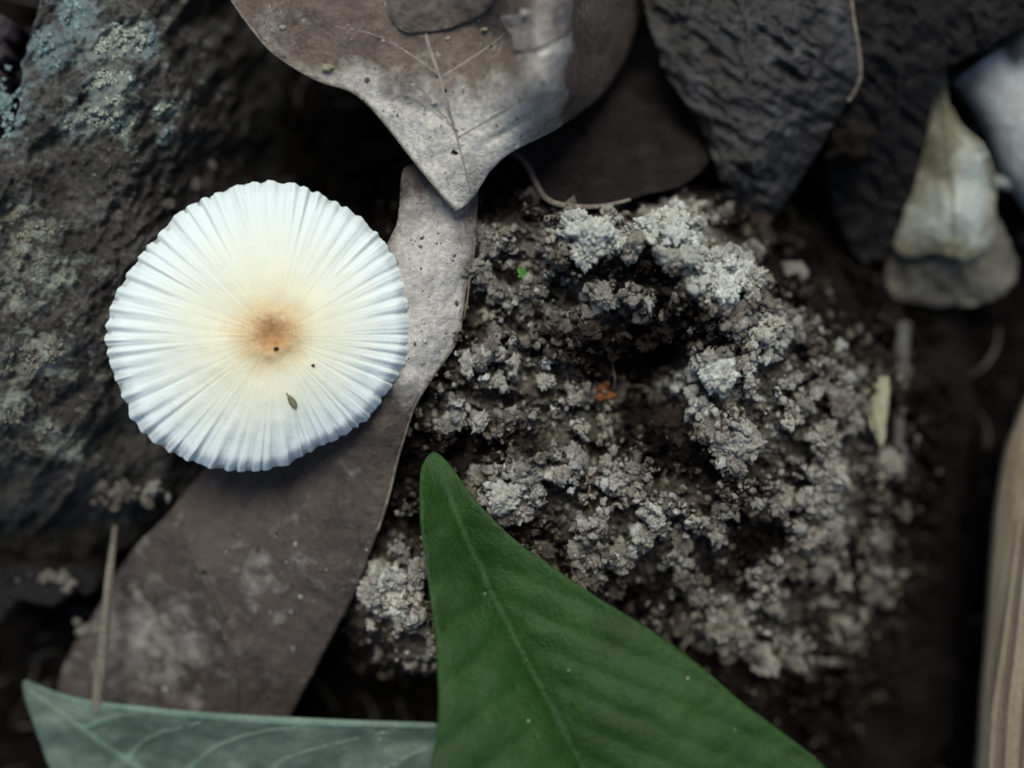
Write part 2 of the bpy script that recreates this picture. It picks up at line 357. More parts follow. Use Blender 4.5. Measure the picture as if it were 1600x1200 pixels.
def dry(x, y):
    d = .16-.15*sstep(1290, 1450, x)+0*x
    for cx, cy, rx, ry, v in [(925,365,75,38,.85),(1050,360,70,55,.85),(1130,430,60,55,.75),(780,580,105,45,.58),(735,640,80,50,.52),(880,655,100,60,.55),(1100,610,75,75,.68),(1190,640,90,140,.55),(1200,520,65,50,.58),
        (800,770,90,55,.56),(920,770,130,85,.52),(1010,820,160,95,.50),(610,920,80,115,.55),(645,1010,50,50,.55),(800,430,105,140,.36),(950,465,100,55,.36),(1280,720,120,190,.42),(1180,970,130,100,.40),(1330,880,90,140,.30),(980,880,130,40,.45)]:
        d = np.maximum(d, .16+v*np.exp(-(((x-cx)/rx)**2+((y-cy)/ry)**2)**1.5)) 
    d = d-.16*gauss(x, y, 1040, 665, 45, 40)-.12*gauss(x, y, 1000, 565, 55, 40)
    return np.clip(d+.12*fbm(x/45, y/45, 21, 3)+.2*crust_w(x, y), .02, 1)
def mound_z(x, y):
    l = mound_low(x, y); wx = x+9*fbm(x/30, y/30, 91, 2); wy = y+9*fbm(x/30, y/30, 95, 2)
    a = np.clip((l+300)/120, 0, 1)
    k1 = fbm(wx/46, wy/46, 31, 6, .62)+.30*crust_w(x, y); k2 = fbm(wx/19, wy/19, 37, 5, .65)
    return l+a*(38*sstep(-.16, .12, k1)+30*k1+17*sstep(-.14, .14, k2)+14*k2+7*lumps(wx/10, wy/10, 7)+9*fbm(x/6.5, y/6.5, 36, 2)-36)
def crust_w(x, y): return np.clip(gauss(x, y, 905, 360, 38, 26)+gauss(x, y, 965, 375, 45, 22)+gauss(x, y, 1045, 350, 36, 32)+gauss(x, y, 1090, 395, 42, 32)+gauss(x, y, 1140, 440, 38, 36), 0, 1)
def relief(x, y): return mound_z(x, y)-mound_low(x, y)
mx, my, mf = grid(440, 1580, 170, 1340, 2.6)
mzv = mound_z(mx, my)
mound = mesh_obj('soil_mound', W(mx, my, mzv), mf, M_soil, attrs={'dry': dry(mx, my)*np.clip(.62+.2*crust_w(mx, my)+.42*gauss(mx, my, 830, 435, 130, 120), 0, 1)}, base=W(980, 700, -300))  # base darker than the crumbs on it, painting shade into the gaps
tag(mound, 'crumbly heap of pale grey-brown soil beside the white mushroom', 'soil')
V4, F4 = ico(5); V2, F2 = ico(2); V3, F3 = ico(3)
clod_meshes = []
for i in range(14):
    me = bpy.data.meshes.new('soil_crumb'); me.from_pydata((lumpy(V4, 100+i)*U).tolist(), [], F4.tolist())
    me.polygons.foreach_set('use_smooth', np.ones(len(me.polygons), dtype=bool)); me.materials.append(M_clod); clod_meshes.append(me)
mb = np.array(mound.location)
def dens(x, y):
    l = mound_low(x, y); return (l > -170)*(0.15+np.clip(dry(x, y)-.1, 0, 1))+.25*sstep(1180, 1260, x)*sstep(1480, 1380, x)*(l > -230)
n = 0; placed = []; tries = 0
while n < 268 and tries < 30000:
    tries += 1
    x = rng.uniform(530, 1420); y = rng.uniform(320, 1150)
    if rng.uniform() > dens(x, y)*1.3 or float(relief(np.array([x]), np.array([y]))[0]) < -4: continue
    if x < 700 and y < 640+ (700-x)*.3: continue
    r = float(np.clip(rng.lognormal(2.5, .36), 7, 25))
    if any((x-a)**2+(y-b)**2 < (.62*(r+c))**2 for a, b, c in placed): continue
    placed.append((x, y, r)); n += 1
placed += [(890+i*13+float(rng.uniform(-5, 5)), [352,345,362,372,366,380,374,384,372,360,345,338,352,366,384,396,410,424,440][i]+float(rng.uniform(-7, 7)), float(rng.uniform(11, 19))) for i in range(19)]
placed += [(1125,585,20),(1140,612,18),(785,780,22),(812,795,20),(1042,665,24),(1018,648,20),(1068,682,18),(870,590,18),(1040,345,18),(905,345,18),(755,742,20)]
for i, (x, y, r) in enumerate(placed):
    o = bpy.data.objects.new('soil_crumb', clod_meshes[i % 14]); col.objects.link(o); o.parent = mound
    z = float(mound_z(np.array([x]), np.array([y]))[0])-r*.05
    o.location = W(x, y, z)-mb; o.rotation_euler = rng.uniform(0, 6.28, 3); s = rng.uniform(.85, 1.15, 3)*r*np.array([1, 1, .85]); o.scale = s
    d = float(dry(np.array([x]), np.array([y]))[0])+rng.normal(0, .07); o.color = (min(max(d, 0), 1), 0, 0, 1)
def scatter_mesh(x, y, z, r, V, F, nvar=24, flat=(.7, 1.), seed=0):
    R = np.random.default_rng(seed); var = [lumpy(V, 500+seed*31+i, .3, .1)*(1+R.uniform(-.32, .32, (len(V), 1)))*R.uniform(.65, 1.25, 3) for i in range(nvar)]; N = len(x); nv = len(V)
    co = np.empty((N, nv, 3)); c = W(x, y, z)
    for i in range(N):
        q = R.normal(size=4); q /= np.linalg.norm(q); a, b, c_, d = q
        Rm = np.array([[1-2*(c_*c_+d*d), 2*(b*c_-a*d), 2*(b*d+a*c_)], [2*(b*c_+a*d), 1-2*(b*b+d*d), 2*(c_*d-a*b)], [2*(b*d-a*c_), 2*(c_*d+a*b), 1-2*(b*b+c_*c_)]])
        v = var[i % nvar]@Rm.T; v = v*np.array([1, 1, R.uniform(*flat)])
        co[i] = c[i]+v*r[i]*U
    f = (F[None]+np.arange(N)[:, None, None]*nv).reshape(-1, 3); return co.reshape(-1, 3), f
# the countless finer crumbs
xs = rng.uniform(500, 1480, 150000); ys = rng.uniform(300, 1230, 150000); rl = relief(xs, ys); keep = rng.uniform(size=150000) < (dens(xs, ys)*.75*(1-.3*sstep(1250, 1450, xs))*(.06+.94*sstep(-10, 22, rl))+.02*(mound_low(xs, ys) > -220))
xs = xs[keep][:17000]; ys = ys[keep][:17000]; rs = np.clip(rng.lognormal(1.12, .5, len(xs)), 1.4, 10)
co, f = scatter_mesh(xs, ys, mound_z(xs, ys)+rs*.3, rs, V2, F2, 40)
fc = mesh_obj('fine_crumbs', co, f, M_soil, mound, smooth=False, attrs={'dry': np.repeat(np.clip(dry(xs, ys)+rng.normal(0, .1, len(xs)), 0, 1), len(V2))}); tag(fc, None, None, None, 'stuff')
# dark litter crumbs on the humus
xs = rng.uniform(-500, 2100, 11000); ys = rng.uniform(-450, 1650, 11000); rs = np.clip(rng.lognormal(1.9, .6, len(xs)), 3, 30)
co, f = scatter_mesh(xs, ys, ground_z(xs, ys)+rs*.3, rs, V2, F2, 30, seed=2)
fl = mesh_obj('litter_crumbs', co, f, M_soil, base=W(800, 600, -300), attrs={'dry': np.repeat(np.clip(rng.normal(-.06, .13, len(xs)), 0, .5), len(V2))}); tag(fl, 'dark crumbs of leaf litter scattered over the forest floor', 'litter', None, 'stuff')

# ================================================================== ROTTING BARK, LEFT
bk0 = tps([(60,0,70),(40,100,60),(150,60,110),(200,150,100),(120,300,90),(60,450,95),(60,600,80),(250,300,30),(300,100,0),(350,200,-90),(400,100,-200),(420,250,-260),(470,150,-330),(150,500,70),(180,650,20),(60,750,-20),(200,760,-50),(330,500,-60),(300,680,-80),(-100,300,60),(-150,700,0),(100,-150,60),(300,-150,20),(100,860,-200),(0,940,-320),(200,900,-300),(400,0,-200)], .01)
def bark_z(x, y):
    u = (x*.82+y*.57); v = (-x*.57+y*.82)
    return bk0(x, y)+26*fbm(x/95, y/95, 41, 3)+24*(1-np.abs(fbm(u/70, v/150, 43, 4, .55))*2.2)+10*fbm(u/16, v/45, 44, 4, .6)+7*fbm(x/9, y/9, 45, 3, .65)-14
bark_out = [(70,-40),(52,40),(35,105),(28,170),(5,215),(-120,240),(-260,420),(-260,760),(-100,930),(40,930),(150,880),(240,820),(300,765),(340,690),(360,560),(380,430),(440,310),(490,180),(460,50),(400,-60),(200,-190),(110,-160)]
LICHEN = [
    (188,62,48,24,330,M_lichen,-.2,'largest grey-green lichen patch, high on the dark bark slab'),
    (172,140,26,34,230,M_lichen,.5,'bright grey-green lichen patch just below the largest one'),
    (138,190,34,16,150,M_lichen,-.1,'low grey-green lichen patch under the bright upright one'),
    (190,193,15,17,70,M_lichen,0,'small round lichen patch beside a low wider one'),
    (12,160,24,52,210,M_lichenT,0,'teal lichen patch on the outer edge of the bark slab'),
    (118,20,26,28,150,M_lichenT,.4,'bluish lichen patch above the largest grey-green one'),
    (75,75,30,26,110,M_lichenT,.6,'thin bluish lichen film beside the edge of the bark slab'),
    (232,66,16,26,90,M_lichenT,0,'narrow bluish lichen strip beside the largest patch'),
    (262,172,22,12,70,M_lichen,-.5,'small pale lichen patch toward the mushroom'),
    (258,212,12,14,60,M_lichenT,0,'tiny bright bluish lichen dot toward the mushroom'),
    (66,358,30,11,95,M_lichenB,-.1,'buff lichen streak level with the top of the mushroom cap'),
    (18,330,24,14,90,M_lichenB,-.5,'buff lichen crescent on the outer part of the bark'),
    (32,392,11,34,90,M_lichenB,.2,'upright buff lichen streak on the outer part of the bark'),
    (82,435,30,30,70,M_lichenB,-.7,'faint buff lichen scatter between streak and large patch'),
    (18,456,16,20,50,M_lichenB,-.7,'small buff lichen patch below the upright streak'),
    (66,560,50,30,260,M_lichenB,-.35,'large buff lichen patch level with the centre of the mushroom'),
    (20,635,22,24,70,M_lichenB,0,'small buff lichen patch below the large buff one'),
    (100,690,40,18,60,M_lichenB,.4,'faint buff lichen scatter low on the bark slab')]
def film(x, y):
    d = 0*x
    for (cx, cy, rx, ry, n, m, rot, lab) in LICHEN:
        u = (x-cx)*math.cos(rot)+(y-cy)*math.sin(rot); v = -(x-cx)*math.sin(rot)+(y-cy)*math.cos(rot)
        d = np.maximum(d, np.exp(-(u/(rx*1.35))**2-(v/(ry*1.35))**2)*(.75 if m is M_lichenB else 1.))
    return d*.9-.12+.22*gauss(x, y, 130, 110, 150, 140)+.1*gauss(x, y, 60, 480, 120, 180)
def teal(x, y): return np.clip(.55*gauss(x, y, 120, 110, 170, 150)+gauss(x, y, 10, 160, 45, 80)+gauss(x, y, 110, 20, 40, 40)+gauss(x, y, 75, 75, 40, 40)+gauss(x, y, 235, 70, 18, 40), 0, 1)
bark = sheet('rotting_bark', bark_out, bark_z, M_bark, None, {'film': film, 'teal': teal}, step=3.6, thick=70, jag=7, seed=5, jagscale=16)
tag(bark, 'large slab of dark rotting bark with lichen patches, left of the mushroom', 'bark')
def bark2_z(x, y): return 40+12*fbm(np.asarray(x)/30, np.asarray(y)/30, 51, 3)-.5*np.maximum(0, np.asarray(x))+5*fbm(np.asarray(x)/7, np.asarray(y)/7, 52, 3)
b2 = sheet('bark_fragment', [(-140,-10),(-60,5),(-10,18),(12,28),(20,42),(8,62),(10,85),(-10,100),(4,125),(-30,150),(-150,150),(-200,60)], bark2_z, M_bark2, step=5, thick=70, jag=3, seed=8)
tag(b2, 'small purplish bark fragment beside the edge of the large bark slab', 'bark')
def crust(name, cx, cy, rx, ry, n, m, label, zf, rr=(1.5, 6), rot=0., flat=(.35, .6), group=None, cat='lichen'):
    R = np.random.default_rng(int(cx*7+cy)); a = R.uniform(0, 6.283, n*3); q = np.sqrt(R.uniform(0, 1, n*3))
    u = q*np.cos(a)*rx; v = q*np.sin(a)*ry; x = cx+u*math.cos(rot)-v*math.sin(rot); y = cy+u*math.sin(rot)+v*math.cos(rot)
    k = fbm(x/13, y/13, int(cx) % 97, 4, .65)*1.6+.35-q*.75 > 0.05; x = x[k][:n]; y = y[k][:n]; r = R.uniform(0, 1, len(x))**2.2*(rr[1]-rr[0])+rr[0]
    co, f = scatter_mesh(x, y, zf(x, y)+r*.15, r, V2, F2, 16, flat, seed=int(cx+cy) % 50+3)
    o = mesh_obj(name, co, f, m); tag(o, label, cat, group); return o
for (cx, cy, rx, ry, n, m, rot, lab) in LICHEN:
    crust('lichen_patch', cx, cy, rx*1.15, ry*1.15, int(n*1.5), m, lab, bark_z, rr=(.8, 3.8), rot=rot, flat=(.2, .4), group='lichen patches on the bark slab')
def pebble(name, x, y, z, r, m, label, cat, seed, squash=(1, 1, .8), group=None, dryv=None):
    v = lumpy(V3, seed)*np.array(squash)*r*U+W(x, y, z); o = mesh_obj(name, v, F3, m); tag(o, label, cat, group)
    if dryv is not None: o.color = (dryv, 0, 0, 1)
    return o
GRIT = ['palest grit grain on the bark, in the gap above the mushroom cap', 'dim grit grain on the bark between the palest grain and a larger brown one', 'largest brownish grit grain on the bark beside the mushroom rim', 'small grit grain alone on bare bark below the lichen', 'smallest grit grain next to a small pale lichen patch', 'small grit grain on the bark touching the side of the cap']
for i, (x, y, r, d) in enumerate([(332,258,8,.62),(303,285,9,.45),(264,320,11,.38),(186,337,7,.4),(272,152,6,.35),(163,530,7,.42)]):
    pebble('grit_grain', x, y, float(bark_z(np.array([x]), np.array([y]))[0])+2, r, M_clod, GRIT[i], 'grit', 40+i, group='grit grains on the bark slab', dryv=d)

# ================================================================== DEAD LEAF, TOP
l1 = tps([(360,0,150),(450,60,178),(560,120,186),(620,215,170),(712,327,150),(500,20,196),(640,60,200),(640,150,205),(720,230,188),(745,290,158),(700,120,205),(780,60,212),(780,180,212),(830,190,205),(893,0,226),(888,80,226),(872,155,216),(908,0,150),(904,80,142),(945,60,20),(930,130,10),(985,70,-90),(960,0,20),(1000,0,-100),(868,202,110),(895,178,60),(800,235,170),(600,-200,170),(400,-200,140),(900,-200,160),(700,-400,60),(650,-600,-60)], .004)
def leaf1_z(x, y):
    d = (x-560)*.30-(y-140)*.954; crease = -7*np.exp(-(d/16)**2)*sstep(540, 600, x)*sstep(760, 700, x)
    t = (x-880)*(-.55)+(y-150)*.835; line = -6*np.exp(-(((y-150)-(880-x)*.62)/5)**2)*sstep(740, 790, x)*sstep(900, 870, x)
    return l1(x, y)+7*fbm(x/70, y/70, 61, 4)+2.2*fbm(x/14, y/14, 63, 3)+crease+line
leaf1_out = [(385,-260),(350,-60),(364,5),(395,46),(432,86),(495,124),(545,140),(575,162),(605,196),(650,254),(690,303),(708,326),(716,328),(738,310),(752,288),(768,264),(805,234),(868,202),(935,152),(970,105),(988,60),(1002,-5),(1010,-120),(960,-320),(820,-520),(650,-640),(500,-480)]
L1 = empty('dead_leaf', W(640, -300, 20))
def pale1(x, y): return sstep(60, 215, y-.10*(x-700)+26*fbm(x/40, y/40, 69, 3))*.95+.9*gauss(x, y, 862, 60, 45, 70)-1.1*sstep(890-.12*y+14*fbm(y/38, x/90, 66, 3), 912-.12*y+14*fbm(y/38, x/90, 66, 3), x)-.5*sstep(0, 22, (x-860)*.55+(y-165)*.83)*sstep(800, 830, x)-.35*gauss(x, y, 640, 60, 160, 80)-.3*gauss(x,y,745,275,22,26)  # flank past the ridge kept browner, its shade painted into the colour
sheet('blade', leaf1_out, leaf1_z, M_leaf1, L1, {'pale': pale1}, step=5, thick=4, jag=1.6, seed=3)
vein('midrib', [(735,300),(716,220),(690,130),(660,30),(640,-150),(640,-420),(650,-600)], [1.2, 2.5, 4, 6], leaf1_z, M_veinpale, L1, -.5)
for a in ([(712,205),(660,140),(640,120)], [(712,205),(690,150)], [(716,205),(640,150),(610,158)], [(690,120),(600,60),(520,40)], [(668,30),(560,-40),(440,-60)], [(690,120),(780,60),(850,-20)], [(716,215),(790,170),(860,130)]):
    vein('side_vein', a, [1.8, 1.2, .7], leaf1_z, M_veinpale, L1, -.3)
vein('rim', [(362,0),(395,46),(432,86),(495,124),(545,140),(575,162),(605,196),(650,254),(690,303),(710,326)], [2.2], leaf1_z, M_rim, L1, -1)
def flake_z(x, y): return leaf1_z(x, y)+5+5*fbm(x/20, y/20, 67, 3)+.06*np.abs(x-840)
sheet('peeling_flake', [(782,26),(790,45),(800,58),(804,78),(822,80),(850,72),(876,58),(892,44),(895,10),(893,-30),(860,-20),(845,5),(812,22)], flake_z, dead_leaf_mat('peeled_leaf_skin', (.13, .108, .095), (.22, .19, .17), (.46, .44, .42), .5, 0., .5, .5), L1, step=4, thick=3, jag=2, seed=12)
tag(L1, 'large brown dead leaf with pale bleached tip pointing at the soil', 'leaf')
def lobe_z(x, y): return leaf1_z(x, y)+5+5*sstep(-40, 40, 30-y)+3*fbm(x/25, y/25, 68, 3)
lob = empty('dead_leaf', W(690, -60, 205))
sheet('blade', [(600,-140),(602,-50),(606,5),(614,28),(628,45),(655,50),(700,44),(740,30),(766,8),(780,-40),(760,-150),(680,-220)], lobe_z, dead_leaf_mat('round_brown_leaf', (.06, .045, .036), (.11, .086, .070), (.30, .27, .24), .36, 0.), lob, step=5, thick=3, jag=1.2, seed=15)
vein('rim', [(602,-50),(606,5),(614,28),(628,45),(645,50)], [1.6], lobe_z, M_rim, lob, -1)
tag(lob, 'small round-edged brown leaf lying on the large dead leaf', 'leaf')

# ================================================================== DEAD LEAF UNDER THE MUSHROOM
l2 = tps([(640,280,118),(690,310,122),(745,320,110),(610,380,104),(650,420,126),(700,420,120),(728,450,98),(640,520,120),(690,500,122),(715,520,104),(640,600,112),(675,585,100),(600,690,92),(640,650,85),(618,720,78),(560,700,70),(500,640,50),(590,830,64),(500,800,44),(420,800,20),(330,760,-30),(290,800,-20),(320,900,-10),(345,990,-26),(368,1110,-60),(560,910,44),(480,950,12),(520,990,16),(455,1115,-60),(420,1050,-20),(250,880,-46),(260,1000,-58),(200,950,-80),(140,1050,-110),(240,1100,-90),(250,1300,-180),(450,1300,-150)], .004)
def leaf2_z(x, y): return l2(x, y)+9*fbm(x/60, y/60, 71, 4)+22*np.exp(-np.abs(x-np.interp(y, [770,830,900,960,1010,1110,1250], [300,290,318,342,362,368,360]))/34)*sstep(760, 850, y)+1.8*fbm(x/13, y/13, 73, 3)
leaf2_out = [(632,262),(690,262),(735,285),(747,310),(742,370),(737,415),(727,450),(722,485),(718,520),(706,545),(685,575),(660,612),(645,640),(632,680),(620,720),(607,775),(590,830),(565,900),(545,945),(520,990),(490,1050),(455,1115),(420,1200),(340,1330),(220,1330),(110,1180),(90,1080),(115,1010),(150,955),(180,900),(215,850),(260,805),(300,755),(350,700),(450,620),(530,520),(580,440),(602,388),(622,340)]
L2 = empty('dead_leaf', W(420, 1000, -60))
def pale2(x, y): return 1.05*gauss(x, y, 672, 450, 60, 130)+.55*gauss(x, y, 665, 570, 45, 60)+.24*gauss(x, y, 230, 1020, 120, 90)+.10*gauss(x, y, 420, 900, 120, 60)
sheet('blade', leaf2_out, leaf2_z, M_leaf2, L2, {'pale': pale2}, step=5.5, thick=4, jag=1.5, seed=23)
vein('midrib', [(300,770),(290,830),(318,900),(342,960),(362,1010),(368,1110),(360,1250)], [3, 5, 6.5], leaf2_z, M_veindark, L2, -1.2)
for a in ([(318,900),(400,850),(500,790),(590,740)], [(342,960),(430,930),(540,900)], [(365,1040),(430,1010),(500,1000)], [(330,930),(260,950),(190,990)], [(364,1020),(300,1050),(200,1110)], [(480,900),(500,930),(512,960)]):
    vein('side_vein', a, [2.4, 1.7, .9], leaf2_z, M_veindark, L2, -.6)
vein('rim', [(742,370),(737,415),(727,450),(722,485),(718,520),(706,545),(685,575),(660,612),(645,640),(632,680),(620,720),(607,775),(590,830)], [2.2], leaf2_z, M_rim, L2, -1)
tag(L2, 'long brown dead leaf running under the mushroom cap', 'leaf')

# ================================================================== MUSHROOM
C0 = np.array([427., 524.])
oz = np.array([(700,98),(800,105),(900,145),(1000,200),(1080,270),(1140,350),(1180,440),(1195,540),(1203,620),(1195,700),(1165,760),(1100,860),(1060,915),(960,985),(880,1022),(830,1050),(760,1085),(660,1103),(560,1098),(470,1080),(360,1030),(260,955),(215,870),(170,760),(145,650),(160,540),(200,450),(260,360),(330,280),(400,205),(500,150),(600,112)], float)/2.2226+np.array([100, 240])
oc = catmull(oz, 8)-C0; oa = np.arctan2(oc[:, 1], oc[:, 0]); orr = np.hypot(oc[:, 0], oc[:, 1]); si = np.argsort(oa); oa = oa[si]; orr = orr[si]
NP = 55; NT = NP*14; NR = 84
th = np.linspace(-math.pi, math.pi, NT, endpoint=False); Redge = np.interp(th, np.concatenate([oa-2*math.pi, oa, oa+2*math.pi]), np.tile(orr, 3))
def ring_noise(t, k, s): return fbm(np.cos(t)*k+30, np.sin(t)*k+30, s, 3)
ph = th/(2*math.pi)*NP+.55*ring_noise(th, 6, 81)
ph = ph+.35*ring_noise(th, 17, 82); val = .5+.5*np.cos(ph*2*math.pi)                     # 1 on the ridge, 0 in the groove
prof = val**.7
amp = .75+.9*ring_noise(th, 9, 83)
Redge = Redge*(1+.016*(prof-.55)+.009*ring_noise(th, 34, 84))
rr = np.linspace(0, 1, NR)**.9
RR, TT = np.meshgrid(rr, th, indexing='ij'); PR = np.broadcast_to(prof*amp, RR.shape)
X = C0[0]+RR*Redge*np.cos(TT); Y = C0[1]+RR*Redge*np.sin(TT)
st = sstep(.56, 1.04, RR+.14*ring_noise(TT, 14, 89))
def cap_base(R): return 178-44*R**2.4-16*sstep(.88, 1.02, R)**2+5*np.exp(-((R-.13)/.06)**2)-5*np.exp(-(R/.05)**2)
Z = cap_base(RR)+(st*6.3*(PR-.6)+2.2*sstep(.84, 1., RR)*np.cos(2*math.pi*ph*2+1.3)*(ring_noise(TT, 12, 90) > .05))+.5*fbm(np.cos(TT)*34+60, np.sin(TT)*34+RR*2, 85, 3)*sstep(.05, .25, RR)+3.5*fbm(X/70, Y/70, 87, 3)+2.2*fbm(X/6, Y/6, 88, 3)*np.exp(-(RR/.16)**2)
top = W(X, Y, Z).reshape(-1, 3); bot = W(X, Y, Z-5+2*RR).reshape(-1, 3)
idx = np.arange(NR*NT).reshape(NR, NT); nx_ = np.roll(idx, -1, 1)
ft = np.stack([idx[:-1], nx_[:-1], nx_[1:], idx[1:]], -1).reshape(-1, 4); N0 = NR*NT
fb = ft[:, ::-1]+N0; fr = np.stack([idx[-1], nx_[-1], nx_[-1]+N0, idx[-1]+N0], -1)
mush = empty('mushroom', W(405, 560, -295))
b = NB('mushroom_cap')
rad = b.attr('rad'); rn = b.math('ADD', rad, b.math('MULTIPLY', b.math('SUBTRACT', b.noise(4.5, 8, .75), .5), .24))
c = b.ramp(rn, [(.0, (.38, .21, .09)), (.10, (.49, .31, .15)), (.19, (.64, .51, .31)), (.34, (.74, .70, .52)), (.60, (.72, .735, .625)), (.86, (.69, .76, .735))])
c = b.mix(b.math('MULTIPLY', b.ramp(b.noise(13, 6, .78), [(.50, 0.), (.62, .75)]), b.ramp(rad, [(.08, 1.), (.24, 0.)])), c, (.36, .14, .04))
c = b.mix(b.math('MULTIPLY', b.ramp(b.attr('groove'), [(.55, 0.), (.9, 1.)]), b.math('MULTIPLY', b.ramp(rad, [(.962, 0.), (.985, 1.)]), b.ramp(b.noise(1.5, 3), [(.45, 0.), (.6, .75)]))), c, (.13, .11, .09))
b.bump(b.noise(20, 5, .7), 2.0, .6)
M_cap = b.out(c, .75, .3); b.b.inputs['Subsurface Weight'].default_value = .35; b.b.inputs['Subsurface Radius'].default_value = (.0012, .0010, .0008); b.b.inputs['Subsurface Scale'].default_value = 1.
at = {'rad': np.tile(RR.ravel(), 2), 'groove': np.tile(np.broadcast_to(1-prof, RR.shape).ravel(), 2)}
mesh_obj('cap', np.vstack([top, bot]), np.vstack([ft[:, ::-1], fb[:, ::-1], fr[:, ::-1]]), M_cap, mush, attrs=at)
M_stem = wood_mat('mushroom_flesh', [(.3, (.62, .58, .48)), (.7, (.76, .74, .66))], 3, (0., (3, 3, .4)), .75, .3, 2)
gv = []; gfc = []
for k in range(NP):
    t = -math.pi+2*math.pi*(k+.3)/NP; re = float(np.interp(t, th, Redge)); n_ = 12; s0 = len(gv)
    for i in range(n_):
        R = .10+.84*i/(n_-1); dpt = 26*math.sin(math.pi*min(1, (R-.06)/.95))**.7
        zb = float(cap_base(np.array(R)))-6
        for (zz, dt) in ((zb, -.004), (zb-dpt, -.002), (zb-dpt, .002), (zb, .004)):
            gv.append(W(C0[0]+R*re*math.cos(t+dt), C0[1]+R*re*math.sin(t+dt), zz))
    for i in range(n_-1):
        for j in range(4): j2 = (j+1) % 4; gfc.append((s0+i*4+j, s0+i*4+j2, s0+i*4+4+j2, s0+i*4+4+j))
    gfc.append((s0, s0+1, s0+2, s0+3)); e = s0+(n_-1)*4; gfc.append((e+3, e+2, e+1, e))
mesh_obj('gills', np.array(gv), gfc, M_stem, mush, smooth=False)
sp = catmull([(405,560,-300),(408,556,-260),(418,540,-150),(426,528,0),(427,524,120),(427,524,172)], 8, False)
tube('stem', sp, [26, 18, 14, 13, 13, 15], M_stem, mush, 20)
tag(mush, 'white pleated mushroom with a tan centre rising from the leaf litter', 'mushroom')
def cap_z(x, y): 
    d = np.hypot(x-C0[0], y-C0[1]); t = math.atan2(y-C0[1], x-C0[0]); return float(cap_base(np.array(d/float(np.interp(t, th, Redge)))))
# husk and specks on the cap
M_husk = wood_mat('seed_husk', [(.3, (.10, .095, .06)), (.7, (.28, .26, .18))], 8, None, .6, .4, 2)
M_speck = wood_mat('dark_speck', [(.3, (.02, .012, .008)), (.7, (.05, .03, .02))], 8, None, .7, .3, 2)
q = catmull([(450,617),(455,625),(459,632),(462,638)], 5, False)
hk = empty('seed_husk', W(456, 628, cap_z(456, 628)))
tube('shell', np.column_stack([q, [cap_z(*p)+3.5 for p in q]]), [1., 4.2, 5.2, 4.2, 1.2], M_husk, hk, 12, .7)
tube('awn', np.column_stack([[447, 450], [614, 618], [cap_z(448, 615)+2.5, cap_z(450, 618)+3]]), [.6, 1.3], M_speck, hk, 6)
tag(hk, 'tiny pale brown seed husk lying on the mushroom cap', 'seed')
for x, y, r, lab in [(431,545,3.2,'tiny black speck in the tan centre of the mushroom cap'), (489,571,2.6,'tiny brown speck on the cream part of the cap above the husk')]:
    pebble('dirt_speck', x, y, cap_z(x, y)+2, r, M_speck, lab, 'speck', int(x))

# ================================================================== GREEN LEAF
gl = tps([(675,710,150),(660,800,170),(715,800,160),(770,820,172),(735,870,170),(668,900,188),(850,880,182),(800,990,190),(680,1010,212),(940,950,195),(1040,1010,205),(850,1080,212),(686,1110,240),(980,1080,222),(1160,1100,215),(910,1200,238),(675,1200,262),(1100,1200,235),(1290,1200,220),(1000,1450,240),(700,1400,270),(1400,1450,200),(1250,1800,120),(1700,2000,-150),(1500,2150,-280)], .004)
def green_mx(y): return np.interp(y, [720, 775, 850, 920, 990, 1080, 1200, 1450, 1780, 2120], [680, 700, 732, 765, 800, 848, 910, 1050, 1250, 1490])
def green_z(x, y):
    d = x-green_mx(y); sv = (np.abs(np.sin((y-.55*np.abs(d))/62.*math.pi))-.6)*sstep(5, 40, np.abs(d))
    return gl(x, y)+5*fbm(x/80, y/80, 101, 3)+50*(1-np.exp(-np.abs(d)/60))*np.where(d < 0, 1., .6)*sstep(705, 790, y)-20+np.where(d < 0, 5.5, 3.2)*sv*sstep(770, 860, y)
green_out = [(676,706),(664,718),(656,742),(656,800),(661,855),(668,905),(675,955),(681,1005),(684,1060),(685,1110),(680,1160),(673,1205),(690,1330),(760,1480),(900,1660),(1100,1860),(1330,2060),(1480,2150),(1560,2100),(1580,1950),(1540,1720),(1450,1450),(1360,1290),(1290,1200),(1230,1150),(1160,1098),(1100,1045),(1040,1000),(990,968),(940,938),(890,905),(850,876),(815,852),(785,826),(755,795),(730,765),(712,738),(698,720),(686,709)]
GL = empty('green_leaf', W(1500, 2120, -285))
sheet('blade', green_out, green_z, M_green, GL, step=7, thick=4, jag=.7, seed=31)
mid = [(680,722),(700,775),(732,850),(765,920),(800,990),(848,1080),(910,1200),(1050,1450),(1250,1780),(1490,2120)]
vein('midrib', mid, [1.2, 2.2, 3, 4, 5, 6, 8], green_z, M_greenvein, GL, -.8)
for a in ([(732,850),(700,840),(672,815)], [(765,920),(720,925),(680,900)], [(800,990),(750,1000),(695,985)], [(825,1035),(770,1075),(700,1060)], [(870,1120),(800,1150),(720,1140)],
          [(732,850),(770,850),(800,850)], [(765,920),(820,910),(870,905)], [(800,990),(880,965),(950,960)], [(848,1080),(920,1040),(1040,1030)], [(890,1160),(980,1110),(1150,1110)]):
    vein('side_vein', a, [1.6, 1.1, .6], green_z, M_greenvein, GL, -.7)
tag(GL, 'fresh dark green pointed leaf lying over the soil heap', 'leaf')

